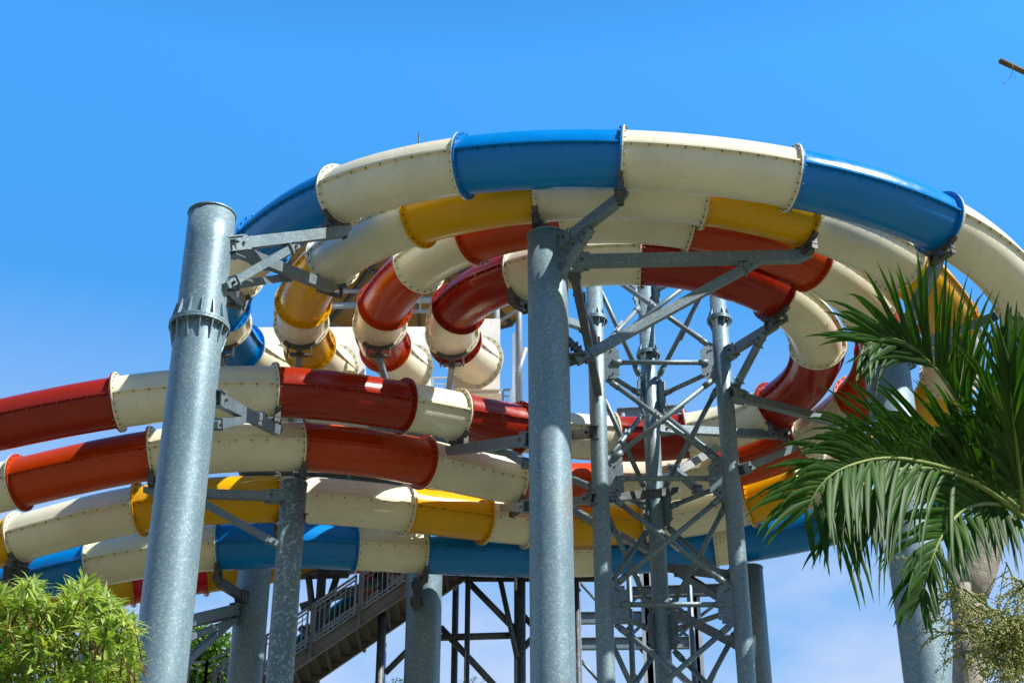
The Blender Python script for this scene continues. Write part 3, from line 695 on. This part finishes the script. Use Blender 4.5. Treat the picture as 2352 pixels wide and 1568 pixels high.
# --- far trees
def tree(name, cx, cy, cz, rx, rz, label, nl=5200, size=.2, seed=1, trunk=.25):
    random.seed(seed); root = thing(name, Vector((cx, cy, 0)), label, 'tree', 'round leafy trees far behind the ride'); mb = MB(); mt = MB()
    cl = []
    for k in range(34):
        d = Vector((rnd(-1, 1), rnd(-1, 1), rnd(-1, 1)))
        if d.length > 1: d.normalize()
        cl.append((Vector((cx+d.x*rx*.8, cy+d.y*rx*.8, cz+d.z*rz*.8)), rnd(.22, .42)*rx))
    for k in range(nl):
        c, r = random.choice(cl); d = Vector((random.gauss(0, 1), random.gauss(0, 1), random.gauss(0, 1))).normalized()
        p = c+d*r*rnd(.75, 1.08); o = Vector((rnd(-1, 1), rnd(-1, 1), rnd(-.6, .6)))+d*.5
        leaf(mb, p, o, d+UP*.6, size*rnd(.7, 1.3), size*.32, .15, 2, .2)
    mt.tube([Vector((cx, cy, 0)), Vector((cx+.15, cy, cz*.4)), Vector((cx, cy, cz-rz*.3))], [trunk, trunk*.8, trunk*.5], 12)
    for c, r in cl[:16]: mt.tube([Vector((cx, cy, cz-rz*.55)), (Vector((cx, cy, cz-rz*.3))+c)/2+Vector((0, 0, -.2)), c], [trunk*.4, trunk*.22, .03], 6)
    mb.build('crown', 'tree_leaf', root); mt.build('trunk', 'bark_grey', root)
q = P(500, 1530, 50); tree('leafy_tree', q.x, 50, q.z-.6, 1.7, 1.9, 'dark green rounded tree behind the walkway railing', 6500, .17, 3)
q = P(445, 1520, 52); tree('leafy_tree', q.x-.2, 52, q.z-.3, 1.15, 1.7, 'small bright green tree top right beside the tallest left column', 4200, .17, 5)
q = P(292, 1520, 50); tree('leafy_tree', q.x, 50, q.z-.3, 1.35, 1.6, 'dark tree behind the bright shrub and left of the tall column', 4500, .17, 9)
random.seed(21)
for px_, py_, lab, n_ in ((900, 1562, 'thin leafy branch tips left of the shaded column at the bottom edge', 26), (1078, 1560, 'thin leafy twigs at the bottom edge right of the shaded column', 18)):
    q = P(px_, py_+25, 44); root = thing('small_tree', Vector((q.x, 44, 0)), lab, 'tree'); mb = MB(); mt = MB()
    mt.tube([Vector((q.x, 44, 0)), q-UP*.3], [.08, .03], 7)
    for k in range(n_):
        e = q+Vector((rnd(-.5, .5), rnd(-.2, .2), rnd(-.1, .36))); mt.tube([q-UP*.3, (q+e)/2, e], [.015, .01, .005], 4)
        for j in range(7): leaf(mb, e+Vector((rnd(-.05, .05), 0, rnd(-.05, .05))), Vector((rnd(-1, 1), rnd(-1, 1), rnd(-.5, 1))), UP, .1, .02, .2, 2)
    mb.build('crown', 'tree_leaf', root); mt.build('trunk', 'stem_brown', root)
# --- grey forked tree behind palm
gt = thing('grey_barked_tree', Vector((2.95, 9.6, 0)), 'grey barked tree with forked trunk behind the palm in the lower right', 'tree')
def G(x, y, Y=9.6): return P(x, y, Y)
mb = MB(); b0 = G(2225, 1640); b0.z = 0
tr = [Vector((b0.x+.02, 9.6, 0)), G(2226, 1600), G(2226, 1500), G(2222, 1420), G(2226, 1350)]
mb.tube(tr, [.12, .105, .1, .095, .10], 20)
mb.tube([G(2222, 1400), G(2240, 1330), G(2268, 1250), G(2282, 1200), G(2278, 1150), G(2268, 1050), G(2275, 980, 9.8)], [.085, .12, .105, .098, .10, .08, .06], 20)
mb.tube([G(2216, 1410), G(2200, 1330), G(2190, 1270), G(2186, 1200), G(2175, 1130), G(2180, 1050, 9.9)], [.08, .062, .04, .032, .026, .018], 14)
mb.build('trunk', 'bark_grey', gt)
mb = MB()
random.seed(5)
for k in range(60):
    c = G(2180+rnd(-25, 40), rnd(1040, 1250), 9.7); leaf(mb, c, Vector((rnd(-1, 1), rnd(-.5, .5), rnd(-1, 1))), Vector((0, -1, .3)), rnd(.08, .16), .02, .2, 3)
mb.build('foliage', 'palm_leaf', gt)
# --- palm
pm = thing('palm_tree', Vector((3.0, 8.4, 0)), 'palm with long arching dark green fronds in the right foreground', 'palm')
CR = P(2345, 1165, 8.2)
def frond(ctrl, L0, w=.018, n=46, sides=(1, 1), up=Vector((0, -.3, 1)), ang=(58, 22), droop=(.25, .55), seed=0, t0=.12, tipL=.55, plane=None, jit=.15, lo0=0, loskip=0):
    random.seed(seed); pts = [P(*c) for c in ctrl]; ev, t = spline([tuple(p) for p in pts]); T = t[-1]
    mr = MB(); N = 26; mr.tube([ev(T*k/N)[0] for k in range(N+1)], [.016*(1-.85*k/N)+.002 for k in range(N+1)], 7)
    fo = mr.build('frond_rachis', 'stem_green', pm); mb = MB()
    for k in range(n):
        f = t0+(1-t0)*k/(n-1); p, d = ev(T*f); pl = (plane or Vector((0, -1, 0))); sd = d.cross(pl)
        sd = sd.normalized()
        for sg in (1, -1):
            sz = sides[0] if sg > 0 else sides[1]
            if not sz or (sg < 0 and (f < lo0 or random.random() < loskip)) or random.random() < .06: continue
            a = R(ang[0]+(ang[1]-ang[0])*f+rnd(-11, 11))
            dr = d*math.cos(a)+sd*sg*math.sin(a)+pl*rnd(-jit, jit*2.2)
            L = L0*sz*(math.sin(math.pi*(.18+.82*f)**.8)*.55+.5)*(1 if f < .8 else 1-(f-.8)*(1-tipL)/.2)*rnd(.78, 1.12)
            u = pl*-1+UP*.5
            leaf_s(mb, p, dr, u, L, w*rnd(.8, 1.15), rnd(*droop))
    mb.build('leaflets', 'palm_leaf', fo)
def leaf_s(mb, base, d, up, L, w, droop):
    w *= rnd(.7, 1.15); L *= rnd(.85, 1.12); d = d+Vector((rnd(-.1, .1), rnd(-.14, .14), rnd(-.1, .1)))
    d = d.normalized(); segs = 7; sd = d.cross(up).normalized(); u = sd.cross(d); o = len(mb.v); p = base.copy(); dd = d.copy()
    kink = random.random() < .4
    for k in range(segs+1):
        f = k/segs; ww = w*(min(1, .35+f*3.2))*(1-f**2.2)**.8
        if k == segs: ww = w*.04
        mb.v += [p-sd*ww+u*.45*ww, p.copy(), p+sd*ww+u*.45*ww]
        dd = (dd-UP*droop*(1.6*f+.15)/segs*1.8*(2.4 if kink and f > .6 else 1)).normalized(); p = p+dd*L/segs
        u = sd.cross(dd)
    for k in range(segs):
        a = o+k*3; mb.face([a, a+1, a+4, a+3], 0, True); mb.face([a+1, a+2, a+5, a+4], 0, True)
# upper left frond, its tips curl over the right column
frond([(2352, 1190, 8.2), (2285, 1070, 8.0), (2205, 930, 7.8), (2125, 822, 7.6), (2060, 780, 7.5), (1985, 792, 7.4)], .68, .018, 66, (1, .95), seed=11, ang=(50, 34), droop=(.08, .45), tipL=1.0, lo0=.66)
# middle frond reaching far left and drooping
frond([(2360, 1185, 8.2), (2265, 1110, 7.9), (2165, 1072, 7.6), (2060, 1052, 7.4), (1960, 1066, 7.2), (1890, 1108, 7.1), (1848, 1175, 7.1)], .80, .0175, 78, (.85, 1), seed=12, ang=(54, 34), droop=(.25, .95), tipL=1.0, loskip=.3, lo0=.35)
frond([(2360, 1195, 8.1), (2240, 1110, 7.8), (2110, 1075, 7.5), (2010, 1095, 7.35), (1950, 1150, 7.25), (1925, 1220, 7.2)], .78, .016, 62, (.8, 1), seed=24, ang=(56, 22), droop=(.5, 1.2), tipL=1.0, lo0=.5, loskip=.25)
frond([(2370, 1190, 8.6), (2310, 1120, 8.9), (2240, 1080, 9.1), (2160, 1100, 9.2)], .60, .02, 44, (1, 1), seed=26, ang=(55, 25), droop=(.2, .8), loskip=.3)
# low drooping frond
frond([(2360, 1190, 8.3), (2300, 1160, 8.0), (2240, 1160, 7.8), (2180, 1205, 7.6), (2140, 1285, 7.5), (2118, 1370, 7.5)], .60, .017, 60, (1, .75), seed=13, ang=(58, 26), droop=(.35, .8), tipL=.9, loskip=.2)
# upright fronds at the right edge
frond([(2352, 1190, 8.1), (2338, 1060, 7.8), (2326, 950, 7.6), (2318, 860, 7.5), (2315, 790, 7.5)], .54, .022, 40, (1, 1), seed=14, ang=(30, 10), droop=(.0, .12), tipL=.95)
frond([(2400, 1200, 8.3), (2400, 1020, 8.3), (2388, 880, 8.2), (2370, 790, 8.1)], .58, .022, 38, (1, .9), seed=15, ang=(32, 10), droop=(.0, .2), tipL=.95)
frond([(2370, 1180, 8.4), (2345, 1090, 8.6), (2310, 1000, 8.8), (2285, 920, 9.0)], .60, .021, 40, (1, 1), seed=16, ang=(40, 14), droop=(.05, .3), tipL=.9)
frond([(2380, 1180, 8.2), (2340, 1120, 8.1), (2285, 1060, 8.2), (2225, 1020, 8.4)], .56, .020, 42, (1, 1), seed=17, ang=(50, 24), droop=(.1, .5), tipL=.9)
frond([(2370, 1180, 8.4), (2400, 1050, 8.2), (2450, 950, 8.0), (2520, 900, 7.9)], .6, .02, 40, (1, 1), seed=18)
frond([(2370, 1185, 8.5), (2340, 1150, 8.8), (2300, 1150, 9.0), (2265, 1190, 9.1)], .46, .017, 36, (1, 1), seed=19, ang=(55, 25), droop=(.3, .8), loskip=.5)
mb = MB(); c = P(2392, 1200, 8.3); mb.tube([Vector((c.x, 8.3, 0)), Vector((c.x, 8.3, c.z-.9)), c-UP*.2, c], [.09, .075, .085, .04], 18); mb.build('trunk', 'stem_green', pm)
# hanging flower clusters
random.seed(31)
fl = MB(); fs = MB()
def spray(a, b, n, L, drp):
    fs.tube([a, (a+b)/2+UP*.02, b], [.009, .007, .004], 6)
    for k in range(n):
        f = rnd(.1, 1); p = a+(b-a)*f; d = Vector((rnd(-1, .5), rnd(-.6, .6), rnd(-.8, .35))).normalized(); Lk = L*rnd(.5, 1)
        pts = [p, p+d*Lk*.5, p+d*Lk-UP*drp*Lk]; fs.tube(pts, [.0035, .0028, .0018], 4)
        for j in range(16):
            g = rnd(.15, 1); q = pts[0]+(pts[1]-pts[0])*min(1, g*2) if g < .5 else pts[1]+(pts[2]-pts[1])*(g*2-1)
            q = q+Vector((rnd(-.012, .012), rnd(-.012, .012), rnd(-.012, .012))); r = rnd(.004, .0078); o = len(fl.v)
            for v in ((1, 0, 0), (-1, 0, 0), (0, 1, 0), (0, -1, 0), (0, 0, 1), (0, 0, -1)): fl.v.append(q+Vector(v)*r)
            for t3 in ((0, 2, 4), (2, 1, 4), (1, 3, 4), (3, 0, 4), (2, 0, 5), (1, 2, 5), (3, 1, 5), (0, 3, 5)): fl.face([o+i for i in t3], 0, True)
st0 = P(2400, 1480, 8.2)
for (x, y, n_) in ((2105, 1290, 26), (2150, 1350, 34), (2190, 1430, 30), (2150, 1450, 24), (2270, 1400, 26), (2260, 1470, 40), (2290, 1530, 36), (2300, 1400, 36), (2330, 1450, 40), (2200, 1500, 26), (2310, 1560, 30), (2345, 1330, 30), (2310, 1290, 16), (2345, 1520, 34)):
    e = P(x, y, rnd(7.7, 8.5)); spray(st0+(e-st0)*.2, e, int(n_*1.05), .22, .3)
fs.tube([P(2420, 1560, 8.2), P(2352, 1500, 8.2), P(2290, 1420, 8.1)], [.018, .014, .008], 8)
fo = fs.build('flower_stalk', 'stem_green', pm); fl.build('flower_buds', 'flower_bud', fo)
# --- bamboo pole end, upper right
bp = thing('bamboo_pole', P(2420, 190, 9), 'end of a bamboo pole with a dangling wire in the upper right corner', 'pole')
mb = MB(); a = P(2297, 140, 9.0); b = P(2560, 262, 9.4); d = (b-a).normalized(); mb.tube([a-d*.006, a, a+d*.30, a+d*.305, a+d*.31, b], [.006, .021, .021, .026, .021, .022], 14)
mb.build('cane', 'bamboo', bp)
mb = MB(); mb.tube([P(2326, 143, 8.97), P(2326, 163, 8.97), P(2322, 176, 9), P(2314, 186, 9), P(2306, 193, 9), P(2301, 190, 9)], .0018, 5); mb.tube([P(2325, 166, 9), P(2330, 170, 9), P(2332, 181, 9), P(2329, 178, 9)], .0015, 5)
mb.build('wire', 'clamp_dark', bp)
mb = MB(); q_ = Vector((b.x, b.y, 0)); mb.tube([q_, b+UP*.1], .05, 12); mb.build('post', 'bamboo', bp)

# ------------------------------------------------------------------ ground
mb = MB(); S = 1500
for i in range(2):
    for j in range(2): mb.v.append(Vector((-S+2*S*i, -S+2*S*j, 0)))
mb.face([0, 2, 3, 1]); g = mb.build('ground', 'ground_soil'); tag(g, kind='structure')

# ------------------------------------------------------------------ light
SUN_EL = 49.2; sx_, sy_ = .867, -.497     # horizontal direction towards the sun
sd = Vector((sx_*math.cos(R(SUN_EL)), sy_*math.cos(R(SUN_EL)), math.sin(R(SUN_EL)))).normalized()
L = bpy.data.lights.new('sun', 'SUN'); L.energy = 5.0; L.angle = R(.5); L.color = (1, .955, .88)
lo = bpy.data.objects.new('sun', L); COL.objects.link(lo); lo.rotation_euler = sd.to_track_quat('Z', 'Y').to_euler(); lo.location = (20, -10, 40)
w = bpy.data.worlds.new('World'); sc.world = w; w.use_nodes = True; nt = w.node_tree
bg = nt.nodes['Background']; sky = nt.nodes.new('ShaderNodeTexSky'); sky.sky_type = 'NISHITA'; sky.sun_disc = False
sky.sun_elevation = R(SUN_EL); sky.sun_rotation = math.atan2(sd.x, sd.y)
sky.air_density = 1.0; sky.dust_density = .4; sky.ozone_density = 2.2
hs = nt.nodes.new('ShaderNodeHueSaturation'); hs.inputs['Saturation'].default_value = 1.50; hs.inputs['Value'].default_value = 1.0
nt.links.new(sky.outputs[0], hs.inputs['Color']); hs.inputs['Saturation'].default_value = 1.3; hs.inputs['Value'].default_value = 3.1
tc = nt.nodes.new('ShaderNodeTexCoord'); sep = nt.nodes.new('ShaderNodeSeparateXYZ'); nt.links.new(tc.outputs['Generated'], sep.inputs[0])
n = nt.nodes.new('ShaderNodeTexNoise'); n.inputs['Scale'].default_value = 3.2; n.inputs['Detail'].default_value = 7; n.inputs['Roughness'].default_value = .55
mp = nt.nodes.new('ShaderNodeMapping'); mp.inputs['Scale'].default_value = (1, 1, 2.2); mp.inputs['Location'].default_value = (.35, .2, .1)
nt.links.new(tc.outputs['Generated'], mp.inputs[0]); nt.links.new(mp.outputs[0], n.inputs['Vector'])
def mth(op, a, b):
    m = nt.nodes.new('ShaderNodeMath'); m.operation = op; m.use_clamp = False; m.inputs[2].default_value = .5
    for i, x in enumerate((a, b)):
        if isinstance(x, (int, float)): m.inputs[i].default_value = x
        else: nt.links.new(x, m.inputs[i])
    return m.outputs[0]
hz = ramp(nt, sep.outputs[2], [(.0, (1, 1, 1)), (.35, (.95,)*3), (.43, (.40,)*3), (.52, (0, 0, 0))])
cl = ramp(nt, n.outputs['Fac'], [(.30, (.1, .1, .1)), (.50, (1, 1, 1))])
fac = mth('MULTIPLY', cl, hz)
fac = mth('MULTIPLY', fac, .92)
zen = ramp(nt, sep.outputs[2], [(.0, (.30,)*3), (.33, (.36,)*3), (.50, (.47,)*3), (.64, (.60,)*3), (.80, (.26,)*3), (1, (.16,)*3)])
skyc = mixc(nt, 1.0, hs.outputs[0], zen, 'MULTIPLY')
bk_ = ramp(nt, mth('MULTIPLY_ADD', sep.outputs[1], .5), [(.30, (.42,)*3), (.72, (1,)*3)])  # made-up dimming of the sky behind the camera, added to weaken fill light
c = mixc(nt, fac, skyc, (4.6, 3.5, 4.7))
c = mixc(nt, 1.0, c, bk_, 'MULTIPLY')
c = mixc(nt, 1.0, c, (.60, .95, .97), 'MULTIPLY')
nt.links.new(c, bg.inputs['Color']); bg.inputs['Strength'].default_value = .15

cam = bpy.data.cameras.new('camera'); cam.sensor_width = 36; cam.lens = F/2352*36; cam.clip_end = 5000; cam.clip_start = .1
co = bpy.data.objects.new('camera', cam); COL.objects.link(co); co.location = (0, 0, EYE); co.rotation_euler = (R(90)+TH, 0, 0)
sc.camera = co
sc.view_settings.view_transform = 'Standard'; sc.view_settings.look = 'None'; sc.view_settings.exposure = .5; sc.view_settings.gamma = 1
